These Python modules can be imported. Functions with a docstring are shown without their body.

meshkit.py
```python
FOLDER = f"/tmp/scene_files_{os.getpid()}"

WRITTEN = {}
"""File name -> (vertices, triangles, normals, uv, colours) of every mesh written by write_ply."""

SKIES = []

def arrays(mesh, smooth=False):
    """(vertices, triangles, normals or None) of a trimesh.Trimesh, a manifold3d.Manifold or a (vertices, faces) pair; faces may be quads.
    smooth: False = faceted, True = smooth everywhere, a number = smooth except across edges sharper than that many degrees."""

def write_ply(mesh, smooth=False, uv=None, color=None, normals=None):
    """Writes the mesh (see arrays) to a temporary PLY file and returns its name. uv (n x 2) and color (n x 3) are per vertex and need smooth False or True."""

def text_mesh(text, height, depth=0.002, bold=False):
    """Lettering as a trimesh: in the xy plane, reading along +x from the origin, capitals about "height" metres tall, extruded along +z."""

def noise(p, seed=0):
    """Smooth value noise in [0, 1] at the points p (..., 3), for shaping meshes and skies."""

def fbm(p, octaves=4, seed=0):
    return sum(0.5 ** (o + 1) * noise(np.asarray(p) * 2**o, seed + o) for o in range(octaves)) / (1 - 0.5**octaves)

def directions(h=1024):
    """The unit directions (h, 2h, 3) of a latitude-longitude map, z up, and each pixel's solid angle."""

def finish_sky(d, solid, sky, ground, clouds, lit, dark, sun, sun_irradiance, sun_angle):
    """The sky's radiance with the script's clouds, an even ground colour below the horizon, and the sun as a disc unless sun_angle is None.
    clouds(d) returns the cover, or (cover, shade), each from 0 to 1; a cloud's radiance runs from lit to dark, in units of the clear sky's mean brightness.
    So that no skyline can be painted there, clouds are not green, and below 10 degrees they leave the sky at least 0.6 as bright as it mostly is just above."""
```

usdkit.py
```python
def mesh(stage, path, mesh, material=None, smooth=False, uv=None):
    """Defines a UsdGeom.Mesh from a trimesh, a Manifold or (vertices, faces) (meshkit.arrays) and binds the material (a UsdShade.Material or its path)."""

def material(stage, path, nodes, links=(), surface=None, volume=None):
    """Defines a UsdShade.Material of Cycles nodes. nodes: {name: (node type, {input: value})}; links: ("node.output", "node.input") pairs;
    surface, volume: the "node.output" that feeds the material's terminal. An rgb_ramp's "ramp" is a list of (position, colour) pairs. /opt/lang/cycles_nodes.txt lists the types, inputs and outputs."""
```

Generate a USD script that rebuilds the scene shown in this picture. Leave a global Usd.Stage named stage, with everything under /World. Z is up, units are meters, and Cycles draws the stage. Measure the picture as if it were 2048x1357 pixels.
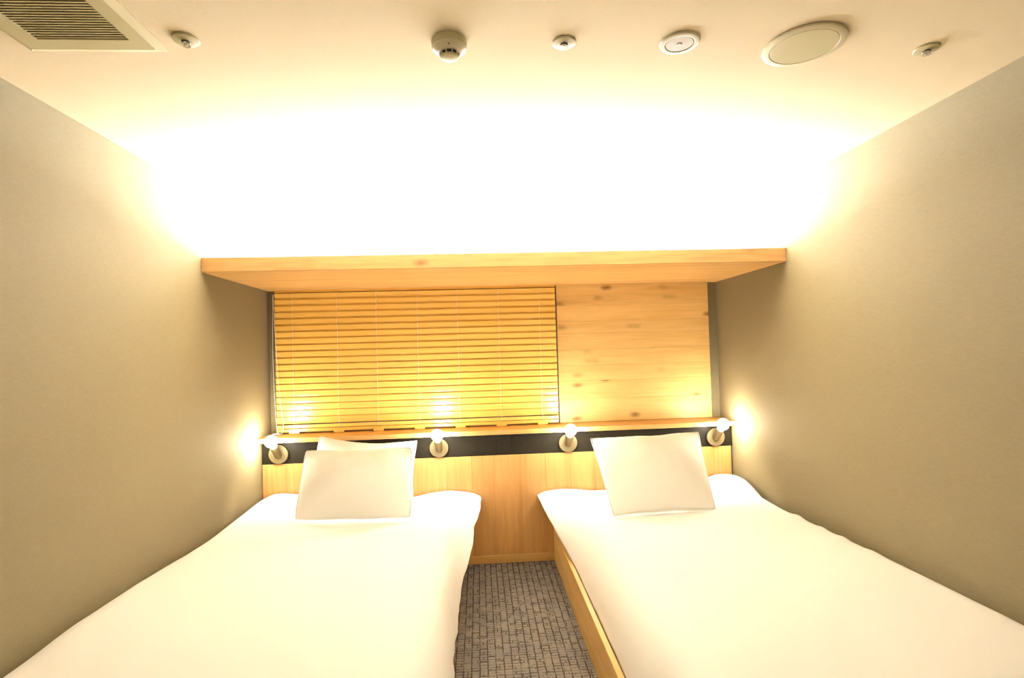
import math
import numpy as np
import trimesh
import manifold3d as m3
import usdkit, meshkit
from pxr import Usd, UsdGeom, UsdLux, UsdShade, Gf, Sdf, Vt

stage = Usd.Stage.CreateInMemory()
UsdGeom.SetStageUpAxis(stage, 'Z'); UsdGeom.SetStageMetersPerUnit(stage, 1.0)
UsdGeom.Xform.Define(stage, '/World')

# ------------------------------------------------------------------ camera
CAM = np.array([1.4454, 0.0, 1.4321]); YAW, PITCH, ROLL, FPX = 0.0635, 0.0221, -0.0290, 1081.8
def camera_axes():
    cy, sy, cp, sp = math.cos(YAW), math.sin(YAW), math.cos(PITCH), math.sin(PITCH)
    f = np.array([sy*cp, cy*cp, sp]); r = np.array([cy, -sy, 0.0]); u = np.cross(r, f)
    c, s = math.cos(ROLL), math.sin(ROLL)
    return c*r + s*u, -s*r + c*u, f
RT, UP, FW = camera_axes()
cam = UsdGeom.Camera.Define(stage, '/World/camera')
cam.AddTransformOp().Set(Gf.Matrix4d(*RT, 0, *UP, 0, *(-FW), 0, *CAM, 1))
cam.CreateHorizontalApertureAttr(36.0); cam.CreateFocalLengthAttr(36.0*FPX/2048)
cam.CreateClippingRangeAttr((0.02, 100.0)); cam.CreateFStopAttr(0.0)
cam.CreateExposureAttr(1.50)

# ------------------------------------------------------------------ light: a dim dusk outside the window, the rest comes from the room's lamps
LED_RADIANCE, LED_COLOR, LED_TILT = 550.0, (1.0, 1.0, 1.07), 7.0   # the strip leans back toward the wall
BULB_RADIANCE, BULB_COLOR = 80.0, (1.0, 0.90, 0.69)
dome = UsdLux.DomeLight.Define(stage, '/World/sky'); dome.CreateIntensityAttr(0.25); dome.CreateColorAttr((0.5, 0.6, 1.0))

# ------------------------------------------------------------------ room numbers (metres)
W, H = 3.2, 2.3217
YS, ZST, ZSB = 2.9415, 1.9708, 1.8945        # front of the wooden light shelf, its top and underside
YU = 3.105                                   # upper wall above the shelf
YB = 3.863                                   # window wall
YH = 3.686                                   # headboard front
YL, ZL, ZLB = 3.615, 0.9075, 0.876           # headboard ledge
ZBB = 0.7279                                 # top of the boards under the dark band
YF = -0.30                                   # wall behind the camera

# ------------------------------------------------------------------ helpers
_used = {}
def numbered(name, parent='/World'):
    n = _used.get((parent, name), 0); _used[(parent, name)] = n + 1
    return f'{parent}/{name}' if n == 0 else f'{parent}/{name}_{n:03d}'

def pathof(parent):
    return '/World' if parent is None else str(parent.GetPath())

def tag(p, label=None, category=None, group=None, kind=None):
    for k, v in (('label', label), ('category', category), ('group', group), ('kind', kind)):
        if v: p.SetCustomDataByKey(k, v)
    return p

def thing(name, loc=(0, 0, 0), rotz=0.0, rotx=0.0, label=None, category=None, group=None, kind=None):
    x = UsdGeom.Xform.Define(stage, numbered(name))
    x.AddTranslateOp().Set(Gf.Vec3d(*map(float, loc)))
    if rotz: x.AddRotateZOp().Set(float(rotz))
    if rotx: x.AddRotateXOp().Set(float(rotx))
    return tag(x.GetPrim(), label, category, group, kind)

def obj(name, mesh, mat, parent=None, smooth=False, **kw):
    m = usdkit.mesh(stage, numbered(name, pathof(parent)), mesh, mat, smooth=smooth)
    return tag(m.GetPrim(), **kw)

def dup(root, loc, rotz=0.0, **kw):
    r = thing(root.GetName(), loc, rotz, **kw)
    r.GetReferences().AddInternalReference(root.GetPath()); r.SetInstanceable(True)
    return r

def box(x0, x1, y0, y1, z0, z1, b=0.0):
    """A box, its edges chamfered by b."""
    if b <= 0:
        m = trimesh.creation.box((x1-x0, y1-y0, z1-z0)); m.apply_translation(((x0+x1)/2, (y0+y1)/2, (z0+z1)/2)); return m
    P = []
    for sx in (0, 1):
        for sy in (0, 1):
            for sz in (0, 1):
                c = np.array([(x0, x1)[sx], (y0, y1)[sy], (z0, z1)[sz]], float)
                d = np.array([1-2*sx, 1-2*sy, 1-2*sz])*b
                for k in range(3):
                    e = d.copy(); e[k] = 0; P.append(c+e)
    return trimesh.convex.convex_hull(np.array(P))

def cat(*ms):
    return trimesh.util.concatenate(list(ms))

def lathe(profile, n=48):
    """Revolves (r, z) points about z; closed where r = 0."""
    m = trimesh.creation.revolve(np.array(profile, float), sections=n)
    if m.volume < 0: m.invert()
    return m

def moved(m, t=(0, 0, 0), rx=0, ry=0, rz=0):
    m = m.copy()
    for a, ax in ((rx, [1, 0, 0]), (ry, [0, 1, 0]), (rz, [0, 0, 1])):
        if a: m.apply_transform(trimesh.transformations.rotation_matrix(math.radians(a), ax))
    m.apply_translation(t); return m

def tube(pts, r, sides=8):
    p = np.asarray(pts, float); n = len(p)
    t = np.gradient(p, axis=0); t /= np.linalg.norm(t, axis=1, keepdims=True)+1e-12
    ref = np.array([0.3, 1.0, 0.11]); a = np.cross(t, ref); a /= np.linalg.norm(a, axis=1, keepdims=True)
    b = np.cross(t, a); ang = np.arange(sides)*2*np.pi/sides
    v = p[:, None]+r*(np.cos(ang)[None, :, None]*a[:, None]+np.sin(ang)[None, :, None]*b[:, None])
    f = []
    for i in range(n-1):
        for j in range(sides):
            k = (j+1) % sides
            f += [(i*sides+j, i*sides+k, (i+1)*sides+k), (i*sides+j, (i+1)*sides+k, (i+1)*sides+j)]
    v = np.vstack([v.reshape(-1, 3), p[0], p[-1]])
    for j in range(sides):
        k = (j+1) % sides
        f += [(n*sides, k, j), (n*sides+1, (n-1)*sides+j, (n-1)*sides+k)]
    m = trimesh.Trimesh(v, f, process=False); m.fix_normals(); return m

def spline(pts, n):
    from scipy.interpolate import CubicSpline
    p = np.asarray(pts, float); d = np.r_[0, np.cumsum(np.linalg.norm(np.diff(p, axis=0), axis=1))]
    return CubicSpline(d, p)(np.linspace(0, d[-1], n))

# ------------------------------------------------------------------ materials
LK = '/World/Looks/'
UsdGeom.Scope.Define(stage, '/World/Looks')
def plain(name, color, rough=0.5, metallic=0.0, spec=0.5, noise=0.0, scale=40.0, bump=0.0):
    nodes = {'p': ('principled_bsdf', dict(base_color=color, roughness=rough, metallic=metallic, specular_ior_level=spec))}
    links = []
    if noise or bump:
        nodes['g'] = ('geometry', {}); nodes['n'] = ('noise_texture', dict(scale=scale, detail=4.0))
        links.append(('g.position', 'n.vector'))
    if noise:
        c = np.array(color)
        nodes['r'] = ('rgb_ramp', {'ramp': [(0.3, tuple(c*(1-noise))), (0.7, tuple(np.minimum(c*(1+noise), 1)))]})
        links += [('n.fac', 'r.fac'), ('r.color', 'p.base_color')]
    if bump:
        nodes['b'] = ('bump', dict(strength=bump, distance=0.002)); links += [('n.fac', 'b.height'), ('b.normal', 'p.normal')]
    return usdkit.material(stage, LK+name, nodes, links, surface='p.BSDF')

def emitter(name, color, strength):
    return usdkit.material(stage, LK+name, {'e': ('emission', dict(color=color, strength=strength))}, [], surface='e.emission')

def wood(name, dark, mid, light, grain='x', rough=0.42, knots=0.0, seed=0.0, streak=1.0, gloss=0.5):
    """Oak grain that runs along one axis; each object takes its own tone and its own piece of the pattern."""
    long_, short = 0.55, 9.0
    sc = {'x': (long_, short, short), 'y': (short, long_, short), 'z': (short, short, long_)}[grain]
    sf = tuple(s*7.0 for s in sc)
    nodes = {
        'g': ('geometry', {}), 'o': ('object_info', {}),
        'off': ('vector_math', dict(math_type='scale', vector1=(7.3, 3.1, 5.7))),
        'add': ('vector_math', dict(math_type='add')),
        'm': ('mapping', dict(scale=sc, location=(seed, seed*1.7, seed*0.6))), 'mf': ('mapping', dict(scale=sf, location=(seed, 0, 0))),
        'n1': ('noise_texture', dict(scale=1.0, detail=5.0, roughness=0.55, distortion=0.6)),
        'n2': ('noise_texture', dict(scale=1.0, detail=4.0, roughness=0.65)),
        'mx': ('mix_float', dict(fac=0.38)),
        'r': ('rgb_ramp', {'ramp': [(0.30, dark), (0.50, mid), (0.70, light)]}),
        'tone': ('map_range', dict(from_min=0.0, from_max=1.0, to_min=0.92, to_max=1.07)),
        'h': ('hsv', dict(hue=0.5, saturation=1.0, fac=1.0)),
        'rg': ('map_range', dict(from_min=0.3, from_max=0.7, to_min=rough+0.06, to_max=rough-0.04)),
        'b': ('bump', dict(strength=0.12, distance=0.001)),
        'p': ('principled_bsdf', dict(specular_ior_level=gloss)),
    }
    links = [('o.random', 'off.scale'), ('g.position', 'add.vector1'), ('off.vector', 'add.vector2'),
             ('add.vector', 'm.vector'), ('add.vector', 'mf.vector'), ('m.vector', 'n1.vector'), ('mf.vector', 'n2.vector'),
             ('n1.fac', 'mx.a'), ('n2.fac', 'mx.b'), ('mx.result', 'r.fac'), ('o.random', 'tone.value'), ('tone.result', 'h.value'),
             ('n2.fac', 'rg.value'), ('rg.result', 'p.roughness'), ('n2.fac', 'b.height'), ('b.normal', 'p.normal')]
    last = 'r.color'
    if knots:
        nodes['sx'] = ('separate_xyz', {}); nodes['cx'] = ('combine_xyz', {})
        nodes['kx'] = ('math', dict(math_type='multiply', value2=2.6)); nodes['kz'] = ('math', dict(math_type='multiply', value2=5.4))
        nodes['wob'] = ('noise_texture', dict(scale=26.0, detail=3.0))
        nodes['wv'] = ('vector_math', dict(math_type='scale', scale=0.09))
        nodes['wa'] = ('vector_math', dict(math_type='add'))
        nodes['k'] = ('voronoi_texture', dict(scale=1.0, randomness=1.0, dimensions='2D'))
        nodes['kr'] = ('map_range', dict(range_type='smoothstep', from_min=0.0, from_max=0.16, to_min=1.0, to_max=0.0))
        nodes['kc'] = ('separate_color', {}); nodes['kp'] = ('map_range', dict(from_min=0.12, from_max=0.7, to_min=0.0, to_max=knots, clamp=True))
        nodes['kf'] = ('math', dict(math_type='multiply', use_clamp=True))
        nodes['km'] = ('mix', dict(color2=tuple(np.array(dark)*np.array([0.42, 0.38, 0.36]))))
        links += [('add.vector', 'sx.vector'), ('sx.x', 'kx.value1'), ('sx.z', 'kz.value1'), ('kx.value', 'cx.x'), ('kz.value', 'cx.y'),
                  ('g.position', 'wob.vector'), ('wob.color', 'wv.vector1'), ('cx.vector', 'wa.vector1'), ('wv.vector', 'wa.vector2'), ('wa.vector', 'k.vector'),
                  ('k.distance', 'kr.value'), ('k.color', 'kc.color'), ('kc.r', 'kp.value'), ('kr.result', 'kf.value1'), ('kp.result', 'kf.value2'),
                  ('kf.value', 'km.fac'), ('r.color', 'km.color1')]
        last = 'km.color'
    links += [(last, 'h.color'), ('h.color', 'p.base_color')]
    return usdkit.material(stage, LK+name, nodes, links, surface='p.BSDF')

def wallpaper(name, base, amount=0.10, rough=0.75):
    """Woven wallpaper: short threads that run level, over a soft mottle."""
    c = np.array(base)
    nodes = {'g': ('geometry', {}), 'm': ('mapping', dict(scale=(26.0, 26.0, 420.0))), 'm2': ('mapping', dict(scale=(260.0, 260.0, 60.0))),
             'n': ('noise_texture', dict(scale=1.0, detail=3.0, roughness=0.6)), 'n2': ('noise_texture', dict(scale=1.0, detail=2.0)),
             'mx': ('mix_float', dict(fac=0.4)),
             'r': ('rgb_ramp', {'ramp': [(0.30, tuple(c*(1-amount))), (0.70, tuple(np.minimum(c*(1+amount), 1)))]}),
             'b': ('bump', dict(strength=0.25, distance=0.001)),
             'p': ('principled_bsdf', dict(roughness=rough, specular_ior_level=0.25))}
    links = [('g.position', 'm.vector'), ('g.position', 'm2.vector'), ('m.vector', 'n.vector'), ('m2.vector', 'n2.vector'), ('n.fac', 'mx.a'), ('n2.fac', 'mx.b'),
             ('mx.result', 'r.fac'), ('r.color', 'p.base_color'), ('mx.result', 'b.height'), ('b.normal', 'p.normal')]
    return usdkit.material(stage, LK+name, nodes, links, surface='p.BSDF')

def carpet(name):
    """Grey loop carpet with a print of broken dark lines, upright and level."""
    nodes = {'g': ('geometry', {}),
             'wn': ('noise_texture', dict(scale=38.0, detail=4.0, roughness=0.7)), 'ws': ('vector_math', dict(math_type='scale', scale=0.014)), 'wa': ('vector_math', dict(math_type='add')),
             'ma': ('mapping', dict(rotation=(0, 0, math.pi/2), location=(0.013, 0.021, 0))),
             'ba': ('brick_texture', dict(scale=1.0, brick_width=0.11, row_height=0.037, mortar_size=0.0052, mortar_smooth=0.9, offset=0.37, offset_frequency=2, squash=1.0, color1=(1, 1, 1), color2=(1, 1, 1), mortar=(0, 0, 0))),
             'bb': ('brick_texture', dict(scale=1.0, brick_width=0.072, row_height=0.0215, mortar_size=0.0036, mortar_smooth=0.9, offset=0.41, offset_frequency=3, squash=1.4, squash_frequency=2, color1=(1, 1, 1), color2=(1, 1, 1), mortar=(0, 0, 0))),
             'mask': ('noise_texture', dict(scale=17.0, detail=2.0)), 'mr': ('map_range', dict(from_min=0.42, from_max=0.55, to_min=0.15, to_max=1.0, clamp=True)),
             'mask2': ('noise_texture', dict(scale=13.0, detail=2.0)), 'off2': ('vector_math', dict(math_type='add', vector2=(3.0, 1.7, 0.4))), 'mr2': ('map_range', dict(from_min=0.36, from_max=0.46, to_min=0.45, to_max=1.0, clamp=True)), 'mb2': ('math', dict(math_type='multiply')),
             'mb': ('math', dict(math_type='multiply')), 'mxx': ('math', dict(math_type='maximum')),
             'fib': ('noise_texture', dict(scale=210.0, detail=4.0, roughness=0.75)),
             'tint': ('noise_texture', dict(scale=9.0, detail=1.0)),
             'c1': ('rgb_ramp', {'ramp': [(0.33, (0.095, 0.084, 0.073)), (0.67, (0.265, 0.237, 0.200))]}),
             'c2': ('rgb_ramp', {'ramp': [(0.35, (0.82, 0.82, 0.86)), (0.65, (1.0, 0.97, 0.94))]}),
             'mul': ('mix', dict(mix_type='multiply', fac=1.0)),
             'mix': ('mix', dict(color2=(0.026, 0.021, 0.020))),
             'inv': ('math', dict(math_type='subtract', value1=1.0)),
             'hb': ('math', dict(math_type='multiply_add', value2=0.5)),
             'b': ('bump', dict(strength=0.6, distance=0.003)),
             'p': ('principled_bsdf', dict(roughness=0.95, specular_ior_level=0.1))}
    links = [('g.position', 'wn.vector'), ('wn.color', 'ws.vector1'), ('g.position', 'wa.vector1'), ('ws.vector', 'wa.vector2'),
             ('wa.vector', 'ma.vector'), ('ma.vector', 'ba.vector'), ('wa.vector', 'bb.vector'), ('g.position', 'mask.vector'), ('mask.fac', 'mr.value'),
             ('bb.fac', 'mb.value1'), ('mr.result', 'mb.value2'), ('g.position', 'off2.vector1'), ('off2.vector', 'mask2.vector'), ('mask2.fac', 'mr2.value'), ('ba.fac', 'mb2.value1'), ('mr2.result', 'mb2.value2'), ('mb2.value', 'mxx.value1'), ('mb.value', 'mxx.value2'),
             ('g.position', 'fib.vector'), ('fib.fac', 'c1.fac'), ('g.position', 'tint.vector'), ('tint.fac', 'c2.fac'), ('c1.color', 'mul.color1'), ('c2.color', 'mul.color2'),
             ('mul.color', 'mix.color1'), ('mxx.value', 'mix.fac'), ('mix.color', 'p.base_color'),
             ('fib.fac', 'b.height'), ('b.normal', 'p.normal')]
    for k in ('hb', 'inv'): nodes.pop(k)
    return usdkit.material(stage, LK+name, nodes, links, surface='p.BSDF')

def linen(name, color, rough=0.85):
    nodes = {'g': ('geometry', {}), 'n': ('noise_texture', dict(scale=900.0, detail=2.0)), 'n2': ('noise_texture', dict(scale=7.0, detail=4.0)),
             'b': ('bump', dict(strength=0.08, distance=0.001)), 'b2': ('bump', dict(strength=0.15, distance=0.01)),
             'p': ('principled_bsdf', dict(base_color=color, roughness=rough, specular_ior_level=0.2, sheen_weight=0.1))}
    links = [('g.position', 'n.vector'), ('g.position', 'n2.vector'), ('n2.fac', 'b2.height'), ('b2.normal', 'b.normal'), ('n.fac', 'b.height'), ('b.normal', 'p.normal')]
    return usdkit.material(stage, LK+name, nodes, links, surface='p.BSDF')

OAK = ((0.53, 0.290, 0.085), (0.70, 0.425, 0.140), (0.80, 0.53, 0.195))
MAT = dict(
    wall=wallpaper('beige_wallpaper', (0.210, 0.175, 0.101)),
    ceiling=plain('ceiling_paper', (0.82, 0.705, 0.485), 0.9, spec=0.15, noise=0.015, scale=160.0, bump=0.15),
    upper=plain('upper_wall_paper', (0.91, 0.91, 0.90), 0.9, spec=0.15, noise=0.01, scale=160.0),
    carpet=carpet('grey_line_carpet'),
    oak_x=wood('oak_level_grain', (0.50, 0.265, 0.082), (0.66, 0.388, 0.135), (0.76, 0.485, 0.188), grain='x', seed=1.3),
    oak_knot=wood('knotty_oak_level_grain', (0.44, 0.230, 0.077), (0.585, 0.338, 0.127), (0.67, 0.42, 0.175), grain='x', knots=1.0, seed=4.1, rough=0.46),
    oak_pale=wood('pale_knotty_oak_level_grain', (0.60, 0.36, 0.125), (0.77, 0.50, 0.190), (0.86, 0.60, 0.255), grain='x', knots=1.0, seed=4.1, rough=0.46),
    oak_z=wood('oak_upright_grain', (0.46, 0.225, 0.068), (0.61, 0.325, 0.112), (0.71, 0.410, 0.158), grain='z', seed=2.2, rough=0.36),
    oak_y=wood('oak_long_grain', (0.50, 0.285, 0.088), (0.64, 0.40, 0.138), (0.72, 0.49, 0.185), grain='y', seed=7.7),
    slat=wood('blind_slat_wood', (0.81, 0.475, 0.098), (0.86, 0.52, 0.116), (0.90, 0.56, 0.138), grain='x', seed=3.3, rough=0.26, gloss=0.6),
    black=plain('dark_band_laminate', (0.014, 0.0112, 0.0070), 0.45, spec=0.28, noise=0.15, scale=60.0),
    brass=plain('satin_plate_metal', (0.235, 0.19, 0.105), 0.5, metallic=0.5),
    chrome=plain('chrome', (0.75, 0.73, 0.70), 0.16, metallic=1.0),
    white=plain('white_plastic', (0.60, 0.535, 0.345), 0.32),
    cream=plain('cream_plastic', (0.54, 0.475, 0.260), 0.45),
    gloss=plain('glossy_lens', (0.85, 0.80, 0.70), 0.10, spec=0.9),
    tan=plain('tan_plastic', (0.30, 0.25, 0.125), 0.4),
    dark=plain('dark_slot', (0.02, 0.016, 0.012), 0.6),
    cord=plain('white_cord', (0.80, 0.76, 0.72), 0.7),
    linen=linen('white_linen', (0.92, 0.92, 0.92)),
    pillow=linen('pillow_cotton', (0.92, 0.92, 0.91)),
    mattress=plain('mattress_ticking', (0.75, 0.73, 0.70), 0.9),
    alu=plain('window_aluminium', (0.62, 0.62, 0.66), 0.35, metallic=0.6),
    led=emitter('led_glow', LED_COLOR, LED_RADIANCE),
    bulb=emitter('bulb_glow', BULB_COLOR, BULB_RADIANCE),
)
MAT['glass'] = usdkit.material(stage, LK+'window_glass', {'f': ('fresnel', dict(IOR=1.5)), 't': ('transparent_bsdf', {}), 'gl': ('glossy_bsdf', dict(roughness=0.02, color=(1, 1, 1))), 'm': ('mix_closure', {})},
                               [('f.fac', 'm.fac'), ('t.BSDF', 'm.closure1'), ('gl.BSDF', 'm.closure2')], surface='m.closure')

# ------------------------------------------------------------------ the room
S = dict(kind='structure')
obj('floor', box(-0.1, W+0.1, YF-0.1, YB+0.1, -0.1, 0), MAT['carpet'], **S)
obj('ceiling', box(-0.1, W+0.1, YF-0.1, YB+0.1, H, H+0.1), MAT['ceiling'], **S)
obj('wall_left', box(-0.1, 0, YF-0.1, YB+0.1, 0, H), MAT['wall'], **S)
obj('wall_right', box(W, W+0.1, YF-0.1, YB+0.1, 0, H), MAT['wall'], **S)
obj('wall_front', box(0, W, YF-0.1, YF, 0, H), MAT['upper'], **S)
wx0, wx1, wz0, wz1 = 0.10, 1.95, 0.96, 1.84          # window opening
obj('wall_back', cat(box(0, wx0, YB, YB+0.1, 0, ZSB+0.02), box(wx1, W, YB, YB+0.1, 0, ZSB+0.02), box(wx0, wx1, YB, YB+0.1, 0, wz0), box(wx0, wx1, YB, YB+0.1, wz1, ZSB+0.02)), MAT['wall'], **S)
obj('wall_back_upper', box(0, W, YU, YU+0.06, ZSB+0.04, H), MAT['upper'], **S)
win = thing('window_1', **S)
fw = 0.035
obj('window_frame', cat(box(wx0, wx1, YB+0.04, YB+0.08, wz0, wz0+fw, .003), box(wx0, wx1, YB+0.04, YB+0.08, wz1-fw, wz1, .003),
                        box(wx0, wx0+fw, YB+0.04, YB+0.08, wz0+fw, wz1-fw, .003), box(wx1-fw, wx1, YB+0.04, YB+0.08, wz0+fw, wz1-fw, .003)), MAT['alu'], win)
obj('mullion', box(1.005, 1.045, YB+0.045, YB+0.075, wz0+fw, wz1-fw, .003), MAT['alu'], win)
for a, b in ((wx0+fw, 1.005), (1.045, wx1-fw)):
    obj('pane', box(a, b, YB+0.057, YB+0.063, wz0+fw, wz1-fw), MAT['glass'], win)

# ------------------------------------------------------------------ wooden light shelf with the light strip behind its lip
sh = thing('light_shelf', label='deep oak shelf running wall to wall above the window blind, glowing along its top', category='shelf')
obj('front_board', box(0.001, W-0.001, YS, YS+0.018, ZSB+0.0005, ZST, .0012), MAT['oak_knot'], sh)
ys = np.linspace(YS+0.0185, YB-0.001, 5)
for k in range(4):
    obj('underside_board', box(0.001, W-0.001, ys[k]+0.0004, ys[k+1]-0.0004, ZSB, ZSB+0.018, .0008), MAT['oak_x'], sh)
obj('top_board', box(0.001, W-0.001, YS+0.0185, YU-0.0005, ZSB+0.0185, ZSB+0.040), MAT['upper'], sh)
ld = thing('light_strip', (0, 0, 0), label='warm light strip hidden behind the front edge of the oak shelf', category='light')
obj('strip_channel', box(0.20, W-0.20, 3.008, 3.032, ZSB+0.0408, ZSB+0.066), MAT['alu'], ld)
led_bar = moved(box(0.21, W-0.21, -0.010, 0.010, -0.0002, 0.0012), (0, 3.020, ZSB+0.0690), rx=0)
led_bar.apply_transform(trimesh.transformations.rotation_matrix(math.radians(-LED_TILT), [1, 0, 0], (0, 3.020, ZSB+0.0690)))
obj('strip_diffuser', led_bar, MAT['led'], ld)

# ------------------------------------------------------------------ knotty oak wall panel beside the blind
PX0, PX1, PY = 2.016, 3.131, 3.845
pan = thing('wall_panel', label='knotty oak panel of level boards to the right of the window blind', category='panel')
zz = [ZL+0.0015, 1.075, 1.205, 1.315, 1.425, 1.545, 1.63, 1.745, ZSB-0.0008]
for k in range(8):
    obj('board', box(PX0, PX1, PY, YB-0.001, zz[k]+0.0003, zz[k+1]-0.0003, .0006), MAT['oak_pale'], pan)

# ------------------------------------------------------------------ headboard: ledge, dark band, upright boards, plinth
hb = thing('headboard', label='full width oak headboard with a black band and a ledge behind both beds', category='headboard')
obj('ledge', box(0.001, W-0.001, YL, YB-0.001, ZLB, ZL, .0012), MAT['oak_x'], hb, label='oak ledge on top')
obj('dark_band', box(0.002, W-0.002, YH+0.004, YH+0.03, ZBB, ZLB-0.0005), MAT['black'], hb, label='black band that carries the lamps')
bx = [0.004] + [1.381+0.168*k for k in range(-8, 11)] + [W-0.012]
bx = [b for b in bx if 0.004 <= b <= W-0.012]
for k in range(len(bx)-1):
    obj('board', box(bx[k]+0.0003, bx[k+1]-0.0003, YH, YH+0.03, 0.0558, ZBB-0.0008, .0008), MAT['oak_z'], hb)
obj('plinth', box(0.003, W-0.003, YH-0.002, YH+0.03, 0.0005, 0.055, .002), MAT['oak_x'], hb)
obj('backing', box(0.001, W-0.001, YH+0.031, YB-0.001, 0.0005, ZLB-0.0005), MAT['dark'], hb)

sk = thing('socket_plate', (1.606, YH+0.004, 0.800), label='black power socket plate on the dark band midway between the beds', category='socket')
obj('plate', box(-0.043, 0.043, -0.004, -0.0003, -0.058, 0.058, .001), MAT['black'], sk)
for dz in (-0.022, 0.022):
    f = obj('socket_face', box(-0.017, 0.017, -0.0052, -0.0042, dz-0.013, dz+0.013, .0004), MAT['black'], sk)
    for dx in (-0.006, 0.006): obj('slot', box(dx-0.0012, dx+0.0012, -0.0057, -0.0053, dz-0.006, dz+0.006), MAT['dark'], f)
ct = thing('control_plate', (2.857, YH+0.004, 0.785), label='dark bedside control plate half hidden by the right pillow', category='switch')
obj('plate', box(-0.095, 0.095, -0.008, -0.0003, -0.042, 0.042, .002), MAT['black'], ct)
for k in range(4): obj('button', box(-0.08+0.042*k, -0.046+0.042*k, -0.0105, -0.0082, -0.02, 0.02, .001), MAT['dark'], ct)

# ------------------------------------------------------------------ Venetian blind
BX0, BX1, BY = 0.054, 2.003, 3.823
bl = thing('venetian_blind', label='closed honey wood Venetian blind covering the window above the left bed', category='blind')
obj('headrail', box(BX0, BX1, BY-0.002, BY+0.020, ZSB-0.0150, ZSB-0.0006, .001), MAT['slat'], bl)
pitch, tilt, sw = 0.0450, 78.5, 0.0472
z0 = 1.8735
zlow = []
for k in range(20):
    n = 9; s = np.linspace(-0.5, 0.5, n)
    prof = np.c_[s*sw, 0.0012*(1-(2*s)**2)]                       # slightly crowned
    up_, lo_ = prof+[0, 0.0014], prof-[0, 0.0014]
    ring = np.vstack([up_, lo_[::-1]])
    poly = trimesh.creation.extrude_polygon(__import__('shapely').Polygon(ring), BX1-BX0, engine='earcut')
    v = poly.vertices.copy()                                       # (width, crown, length) -> room
    a = math.radians(tilt); c, s_ = v[:, 0], v[:, 1]
    zc = z0-pitch*(k+0.5)
    poly.vertices = np.c_[BX0+v[:, 2], BY-c*math.cos(a)-s_*math.sin(a), zc+c*math.sin(a)-s_*math.cos(a)]
    poly.fix_normals()
    obj('slat', poly, MAT['slat'], bl, smooth=40)
zb = z0-pitch*20
obj('slat', box(BX0, BX1, BY-0.016, BY+0.012, zb-0.0295, zb-0.0065, .002), MAT['slat'], bl)
obj('bottom_rail', box(BX0, BX1, BY-0.018, BY+0.012, zb-0.0555, zb-0.0325, .003), MAT['slat'], bl)
CX = [0.176, 0.477, 0.746, 1.028, 1.310, 1.597, 1.887]
for x in CX:
    pts = [(x, BY-0.0120, ZSB-0.016)] + [(x+0.0015*math.sin(i*1.3), BY-0.0145+0.0012*math.cos(i*1.7), z0-pitch*i-0.01) for i in range(21)] + [(x, BY-0.0180, zb-0.012), (x, BY-0.0200, zb-0.032)]
    obj('ladder_cord', tube(pts, 0.0011, 6), MAT['cord'], bl, smooth=True)
    obj('cord_pad', box(x-0.036, x+0.036, BY-0.0225, BY-0.0185, ZL+0.0008, zb-0.040, .0015), MAT['slat'], bl)
lift = [(BX0+0.000, BY-0.034, ZSB-0.03), (BX0-0.004, BY-0.034, 1.6), (BX0-0.004, BY-0.035, 1.3), (BX0+0.004, BY-0.036, 1.08), (BX0+0.012, BY-0.037, 0.96), (BX0+0.020, BY-0.038, ZL+0.010)]
obj('pull_cord', tube(spline(lift, 40), 0.0016, 8), MAT['cord'], bl, smooth=True)
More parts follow.
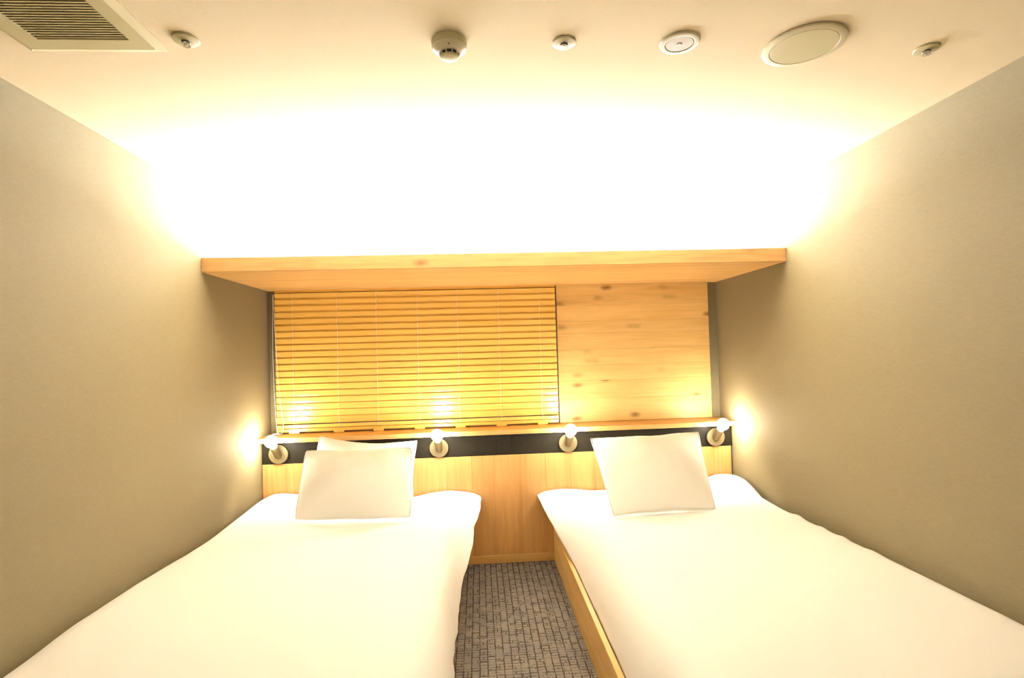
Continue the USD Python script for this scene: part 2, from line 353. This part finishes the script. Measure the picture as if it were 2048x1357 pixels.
lift2 = [(BX0+0.002, BY-0.035, ZSB-0.03), (BX0+0.010, BY-0.036, 1.65), (BX0+0.024, BY-0.038, 1.35), (BX0+0.046, BY-0.040, 1.08), (BX0+0.058, BY-0.042, 0.97), (BX0+0.050, BY-0.045, ZL+0.010), (BX0+0.030, BY-0.05, ZL+0.004)]
obj('pull_cord', tube(spline(lift2, 50), 0.0016, 8), MAT['cord'], bl, smooth=True)
th = np.linspace(0, 4.5*math.pi, 60)
obj('cord_knot', tube(np.c_[BX0+0.012+0.026*np.cos(th)*(1-th/40), BY-0.055+0.014*np.sin(th), ZL+0.004+0.010*th/th[-1]], 0.0022, 8), MAT['cord'], bl, smooth=True)

# ------------------------------------------------------------------ four bedside wall lamps
LZ = 0.794
def make_lamp(loc, label):
    t = thing('wall_lamp', loc, label=label, category='lamp', group='globe lamps on the dark band')
    obj('base_plate', moved(lathe([(0, 0.0004), (0.061, 0.0004), (0.0635, 0.003), (0.0635, 0.016), (0.061, 0.0195), (0, 0.021)], 56), rx=90), MAT['brass'], t, smooth=35)
    d = 48.0                                                      # the holder leans up and out
    hold = lathe([(0, -0.012), (0.023, -0.012), (0.0245, 0.0), (0.0245, 0.058), (0.0255, 0.061), (0.0255, 0.096), (0.0235, 0.100), (0.0, 0.100)], 40)
    obj('lamp_holder', moved(hold, (0, -0.022, 0.000), rx=d), MAT['brass'], t, smooth=35)
    bulb = lathe([(0, 0.0)] + [(0.0125, 0.001), (0.0135, 0.012), (0.0165, 0.022)] + [(0.0405*math.sin(a), 0.0555-0.0405*math.cos(a)) for a in np.linspace(0.55, math.pi-0.0, 22)[:-1]] + [(0, 0.096)], 40)
    dv = np.array([0, -math.sin(math.radians(d)), math.cos(math.radians(d))])
    obj('bulb', moved(bulb, np.array([0, -0.022, 0])+dv*0.1005, rx=d), MAT['bulb'], t, smooth=True)
    return t
LY = YH+0.004
l0 = make_lamp((0.113, LY, LZ), 'globe wall lamp on the dark band nearest the left wall')
for x, lb in ((1.166, 'globe wall lamp on the dark band just right of the two stacked pillows'), (2.042, 'globe wall lamp on the dark band just left of the single right pillow'), (3.076, 'globe wall lamp on the dark band nearest the right wall')):
    dup(l0, (x, LY, LZ), label=lb, category='lamp', group='globe lamps on the dark band')

# ------------------------------------------------------------------ beds and bedding
def bed(side, label):
    X = (lambda a, b: (a, b)) if side < 0 else (lambda a, b: (W-b, W-a))
    t = thing('bed', label=label, category='bed')
    y0, y1 = 1.42, YH-0.004
    obj('side_board', box(*X(1.250, 1.275), y0, y1, 0.0005, 0.222, .002), MAT['oak_y'], t)
    obj('side_board', box(*X(0.012, 0.037), y0, y1, 0.0005, 0.222, .002), MAT['oak_y'], t)
    obj('foot_board', box(*X(0.0375, 1.2495), y0, y0+0.025, 0.0005, 0.168, .002), MAT['oak_x'], t)
    obj('platform', box(*X(0.0375, 1.2495), y0+0.0255, y1, 0.17, 0.20), MAT['oak_x'], t)
    obj('mattress', box(*X(0.050, 1.165), y0+0.03, y1-0.004, 0.2005, 0.425, .03), MAT['mattress'], t)
    return t
bed(-1, 'low oak platform bed against the left wall, mostly hidden by its white duvet')
bed(1, 'low oak platform bed against the right wall with its side board showing by the aisle')

from scipy.interpolate import PchipInterpolator
def resample(pts, n):
    p = np.asarray(pts, float); d = np.r_[0, np.cumsum(np.linalg.norm(np.diff(p, axis=0), axis=1))]; d /= d[-1]
    u = np.linspace(0, 1, n)
    return np.c_[PchipInterpolator(d, p[:, 0])(u), PchipInterpolator(d, p[:, 1])(u)]

def duvet(side, near, far, w0, w1, crown, hem_wave, seed, label, folds=()):
    """A quilt with thickness: a cross-section that changes along the bed, from the hem at the wall to the hem at the aisle."""
    nu, nv = 110, 150
    y = np.linspace(1.30, YH-0.012, nv)
    A, B = resample(near, nu), resample(far, nu)
    w = np.clip((y-w0)/(w1-w0), 0, 1); w = w*w*(3-2*w)
    P = np.zeros((nv, nu, 3))
    P[..., 1] = y[:, None]
    P[..., 0] = A[None, :, 0]*(1-w[:, None])+B[None, :, 0]*w[:, None]
    P[..., 2] = A[None, :, 1]*(1-w[:, None])+B[None, :, 1]*w[:, None]
    cy, cz = zip(*crown)
    u = np.linspace(0, 1, nu)
    edge = np.exp(-(A[:, 0]/0.30)**2)
    P[..., 2] += PchipInterpolator(cy, cz)(y)[:, None]*edge[None, :]
    q = P*np.array([3.0, 2.2, 3.0])+seed
    wr = meshkit.fbm(q*1.3, 4, seed)-0.5
    P[..., 2] += 0.016*wr
    for y0_, a_, wd in folds:                                     # slack folds that run in from the wall side
        P[..., 2] += a_*np.exp(-((P[..., 1]-y0_+0.75*(P[..., 0]-0.05))/wd)**2)*np.exp(-(P[..., 0]/0.26)**2)
    # folds along the hanging side
    hang = np.clip((u-0.78)/0.22, 0, 1)**1.5
    wave = 5.0*(meshkit.fbm(np.stack([y*6.5, y*0+seed, y*0+0.5], -1), 2, seed)-0.5)
    P[..., 0] += hem_wave*hang[None, :]*wave[:, None]
    P[..., 2] += hem_wave*1.2*hang[None, :]*np.roll(wave, 7)[:, None]
    dent = np.exp(-((P[..., 0]-0.70)/0.33)**4-((P[..., 1]-3.12)/0.26)**2)
    P[..., 2] -= (0.024 if side > 0 else 0.004)*dent          # the pillow presses in
    drop = np.clip((1.40-y)/0.10, 0, 1)                           # rounds off at the foot
    P[..., 2] -= (drop**2*0.12)[:, None]
    if side > 0: P[..., 0] = W-P[..., 0]
    du, dv = np.gradient(P, axis=1), np.gradient(P, axis=0)
    N = np.cross(du, dv); N /= np.linalg.norm(N, axis=2, keepdims=True)
    if N[nv//2, nu//3, 2] < 0: N = -N
    e = np.minimum(np.minimum(np.arange(nu), np.arange(nu)[::-1])[None, :], np.minimum(np.arange(nv), np.arange(nv)[::-1])[:, None])
    th = 0.004+0.026*np.sqrt(np.clip(e/5.0, 0, 1))
    Q = P-N*th[..., None]
    idx = np.arange(nu*nv).reshape(nv, nu)
    a, b, c, d_ = idx[:-1, :-1], idx[:-1, 1:], idx[1:, 1:], idx[1:, :-1]
    top = np.stack([a, b, c, d_], -1).reshape(-1, 4); bot = top[:, ::-1]+nu*nv
    rim = np.r_[idx[0, :-1], idx[:-1, -1], idx[-1, :0:-1], idx[:0:-1, 0]]
    rn = np.roll(rim, -1)
    side_f = np.stack([rim, rim+nu*nv, rn+nu*nv, rn], -1)
    F = np.vstack([top, bot, side_f]); F = np.vstack([F[:, [0, 1, 2]], F[:, [0, 2, 3]]])
    m = trimesh.Trimesh(np.vstack([P.reshape(-1, 3), Q.reshape(-1, 3)]), F, process=False); m.fix_normals()
    return obj('duvet', m, MAT['linen'], smooth=True, label=label, category='duvet')

near_l = [(0.020, .40), (0.024, .47), (0.045, .515), (0.10, .530), (0.35, .525), (0.70, .515), (1.00, .512), (1.16, .500), (1.245, .462), (1.288, .39), (1.308, .30), (1.318, .215)]
far_l = [(0.018, .42), (0.022, .48), (0.045, .520), (0.11, .536), (0.30, .518), (0.60, .485), (0.95, .472), (1.12, .498), (1.23, .506), (1.32, .494), (1.395, .474), (1.432, .452)]
duvet(-1, near_l, far_l, 2.45, 3.62, [(1.2, .0), (1.69, .012), (2.1, .028), (2.56, .006), (2.98, -.010), (3.22, -.004), (3.5, .006), (3.7, .0)], 0.0075, 3,
      'white duvet spread over the left bed, its side hanging to the aisle')
near_r = [(0.020, .40), (0.024, .47), (0.045, .505), (0.10, .520), (0.35, .515), (0.70, .510), (1.00, .505), (1.10, .491), (1.165, .458), (1.207, .395), (1.234, .31), (1.244, .212)]
far_r = [(0.018, .42), (0.022, .49), (0.045, .525), (0.11, .530), (0.25, .500), (0.60, .470), (0.98, .462), (1.12, .478), (1.21, .485), (1.29, .478), (1.345, .468), (1.380, .448)]
duvet(1, near_r, far_r, 2.95, 3.62, [(1.2, .0), (1.65, .010), (1.92, .004), (2.14, .002), (2.47, -.008), (2.86, -.020), (3.22, -.024), (3.30, -.006), (3.47, .030), (3.7, .0)], 0.0010, 8,
      'white duvet spread over the right bed, tucked in beside the oak side board', ((2.84, 0.011, 0.045), (2.64, 0.007, 0.035), (2.48, 0.008, 0.035), (2.28, 0.005, 0.05)))

EXP = 0.72
def pillow(bl_, br_, tr_, tl_, thick, label, seed, pinch=0.05, dip=None, rnd=0.02):
    n = 56
    s, t = np.meshgrid(np.linspace(0, 1, n), np.linspace(0, 1, n))
    c00, c10, c11, c01 = (np.array(c, float) for c in (bl_, br_, tr_, tl_))
    nrm = np.cross(c10-c00, c01-c00); nrm /= np.linalg.norm(nrm)      # faces the camera
    bow = lambda q: (1-(2*q-1)**2)
    ss = 0.5+(s-0.5)*(1-pinch*bow(t)); tt = 0.5+(t-0.5)*(1-np.where(t > 0.5, dip or pinch, pinch)*bow(s))
    a_, b_ = 2*s-1, 2*t-1
    cr = 1-rnd*(np.abs(a_)*np.abs(b_))**5
    ss = 0.5+(ss-0.5)*cr; tt = 0.5+(tt-0.5)*cr
    base = ((1-ss)*(1-tt))[..., None]*c00+(ss*(1-tt))[..., None]*c10+(ss*tt)[..., None]*c11+((1-ss)*tt)[..., None]*c01
    h = thick/2*(np.clip(np.sin(np.pi*s), 0, 1)*np.clip(np.sin(np.pi*t), 0, 1))**EXP
    q = np.stack([s*3, t*2.4, np.full_like(s, seed)], -1)
    wr = (meshkit.fbm(q*1.7, 4, seed)-0.5)*0.016*np.clip(h/(thick/2), 0, 1)
    up = np.array([0, 0, 1.0])
    wob = (meshkit.noise(np.stack([s*5, t*5, np.full_like(s, seed+9.)], -1), seed)-0.5)*0.010
    base = base+up*wob[..., None]
    F_ = base+nrm*(h*1.35+wr)[..., None]; K_ = base-nrm*(h*0.60)[..., None]
    idx = np.arange(n*n).reshape(n, n)
    quads = np.stack([idx[:-1, :-1], idx[:-1, 1:], idx[1:, 1:], idx[1:, :-1]], -1).reshape(-1, 4)
    F = np.vstack([quads, quads[:, ::-1]+n*n]); F = np.vstack([F[:, [0, 1, 2]], F[:, [0, 2, 3]]])
    m = trimesh.Trimesh(np.vstack([F_.reshape(-1, 3), K_.reshape(-1, 3)]), F, process=False)
    m.merge_vertices(); m.fix_normals()
    p = thing('pillow', label=label, category='pillow')
    obj('pillowcase', m, MAT['pillow'], p, smooth=True)
    ring = np.vstack([base[0, :], base[1:, -1], base[-1, -2::-1], base[-2::-1, 0]])
    obj('seam', tube(ring, 0.0025, 6), MAT['pillow'], p, smooth=True)
    return p
def at_y(u, v, yy):                                               # the point of the plane y = yy that the photograph shows at pixel (u, v)
    d = (u-1024)/FPX*RT-(v-678.5)/FPX*UP+FW
    return CAM+d*(yy/d[1])
pillow(at_y(586, 1043, 3.10), at_y(824, 1037, 3.12), at_y(826, 895, 3.41), at_y(609, 901, 3.41), 0.175, 'plump white pillow standing in front on the left bed', 2, 0.03, 0.05, 0.045)
pillow(at_y(600, 1015, 3.37), at_y(828, 1006, 3.38), at_y(836, 882, 3.60), at_y(638, 872, 3.60), 0.105, 'white pillow leaning behind another, its tilted corners showing above it', 5, 0.06, 0.17, 0.02)
pillow(at_y(1226, 1034, 2.96), at_y(1433, 1019, 3.00), at_y(1398, 865, 3.46), at_y(1179, 877, 3.46), 0.175, 'single white pillow leaning on the headboard of the right bed', 7, 0.03)

# ------------------------------------------------------------------ things on the ceiling
def vent():
    x0, x1, y1 = 0.212, 0.586, 1.590; y0 = y1-0.374
    t = thing('vent_grille', label='square cream ventilation grille with fine slats on the ceiling by the left wall', category='vent')
    g = (0.284, 0.522, y0+0.072, 1.515)                           # the louvred opening
    d, e = 0.0135, 0.021
    outer = m3.Manifold.hull_points(np.array([(x, y, H-z) for z in (0.0004, 0.003) for x in (x0, x1) for y in (y0, y1)]+[(x, y, H-d) for x in (x0+e, x1-e) for y in (y0+e, y1-e-0.006)]))
    cut = m3.Manifold.cube((g[1]-g[0], g[3]-g[2], 0.0105)).translate((g[0], g[2], H-d-0.001))
    obj('frame', outer-cut, MAT['cream'], t)
    y = g[3]-0.0050
    while y > g[2]+0.004:
        s = moved(box(g[0]+0.0003, g[1]-0.0003, -0.0045, 0.0045, -0.0006, 0.0006), rx=18)
        obj('slat', moved(s, (0, y, H-d+0.0030)), MAT['cream'], t); y -= 0.0107
    return t
vent()

def sprinkler(loc, rz, label):
    t = thing('sprinkler', loc, rz, label=label, category='sprinkler', group='ceiling sprinklers')
    obj('escutcheon', lathe([(0, -0.001), (0.034, -0.001), (0.035, -0.003), (0.033, -0.006), (0.017, -0.009), (0.015, -0.0085), (0, -0.0085)][::-1], 44), MAT['cream'], t, smooth=35)
    obj('neck', lathe([(0, -0.0120), (0.0105, -0.0120), (0.0115, -0.0088), (0, -0.0088)], 28), MAT['dark'], t, smooth=35)
    obj('heat_plate', lathe([(0, -0.0142), (0.0120, -0.0142), (0.0125, -0.0135), (0.0125, -0.0124), (0, -0.0124)], 32), MAT['chrome'], t, smooth=35)
    for k in range(2):
        a = k*math.pi
        obj('frame_arm', moved(box(-0.0016, 0.0016, -0.0016, 0.0016, -0.0175, -0.0143, .0004), (0.0085*math.cos(a), 0.0085*math.sin(a), 0)), MAT['chrome'], t)
    obj('deflector', lathe([(0, -0.0216), (0.0028, -0.0214), (0.0036, -0.0200), (0.0120, -0.0196), (0.0122, -0.0178), (0, -0.0176)], 32), MAT['chrome'], t, smooth=35)
    return t
sp0 = sprinkler((0.663, 1.530, H), 20, 'small chrome sprinkler head on the ceiling beside the vent grille')
dup(sp0, (1.718, 1.531, H), 75, label='small chrome sprinkler head on the ceiling right of the smoke detector', category='sprinkler', group='ceiling sprinklers')
dup(sp0, (2.841, 1.552, H), -30, label='small chrome sprinkler head on the ceiling near the right wall', category='sprinkler', group='ceiling sprinklers')

sd = thing('smoke_detector', (1.388, 1.531, H), label='round cream smoke detector with dark slots on the middle of the ceiling', category='smoke detector')
obj('base_ring', lathe([(0, -0.0004), (0.0505, -0.0004), (0.051, -0.003), (0.0505, -0.0185), (0, -0.0185)][::-1], 56), MAT['cream'], sd, smooth=35)
obj('body', lathe([(0, -0.036), (0.030, -0.036), (0.034, -0.0345), (0.047, -0.0265), (0.0495, -0.019), (0, -0.019)], 56), MAT['white'], sd, smooth=30)
obj('sensor_cage', lathe([(0, -0.0445), (0.0248, -0.0445), (0.0252, -0.0362), (0, -0.0362)], 48), MAT['dark'], sd, smooth=35)
for k in range(10):
    a = 2*math.pi*k/10
    obj('cage_rib', moved(box(-0.0016, 0.0016, 0.0245, 0.0285, -0.0447, -0.0362, .0003), rz=math.degrees(a)+18), MAT['white'], sd)
obj('sensor_cap', lathe([(0, -0.0535), (0.016, -0.0530), (0.0235, -0.0500), (0.0265, -0.0450), (0, -0.0448)], 48), MAT['cream'], sd, smooth=35)
obj('indicator', moved(lathe([(0, -0.0018), (0.0016, -0.0016), (0.0018, 0), (0, 0)], 12), (0, -0.0415, -0.0303)), MAT['dark'], sd)

dl = thing('ceiling_sensor', (2.058, 1.527, H), label='small round ceiling fitting with a recessed face and tiny lens', category='sensor')
obj('trim_ring', lathe([(0.056, -0.0004), (0.0575, -0.003), (0.055, -0.0065), (0.047, -0.0080), (0.0415, -0.0072), (0.0400, -0.0004), (0.056, -0.0004)], 64), MAT['white'], dl, smooth=35)
obj('face', lathe([(0, -0.0070), (0.0392, -0.0064), (0.0396, -0.0058), (0.0396, -0.0006), (0, -0.0006)], 56), MAT['tan'], dl, smooth=35)
obj('lens', moved(lathe([(0, -0.0020), (0.0045, -0.0016), (0.0070, -0.0008), (0.0080, 0.0), (0, 0.0)], 28), (0, 0, -0.00695)), MAT['gloss'], dl, smooth=35)

cs = thing('ceiling_speaker', (2.440, 1.535, H), label='large round cream cover plate on the ceiling toward the right wall', category='speaker')
obj('rim', lathe([(0.112, -0.0004), (0.1145, -0.003), (0.1135, -0.007), (0.105, -0.0092), (0.0945, -0.0098), (0.0935, -0.0085), (0.0935, -0.0004), (0.112, -0.0004)], 96), MAT['white'], cs, smooth=35)
obj('grille', lathe([(0, -0.0098), (0.0915, -0.0094), (0.0925, -0.0085), (0.0925, -0.0006), (0, -0.0006)], 96), MAT['cream'], cs, smooth=35)
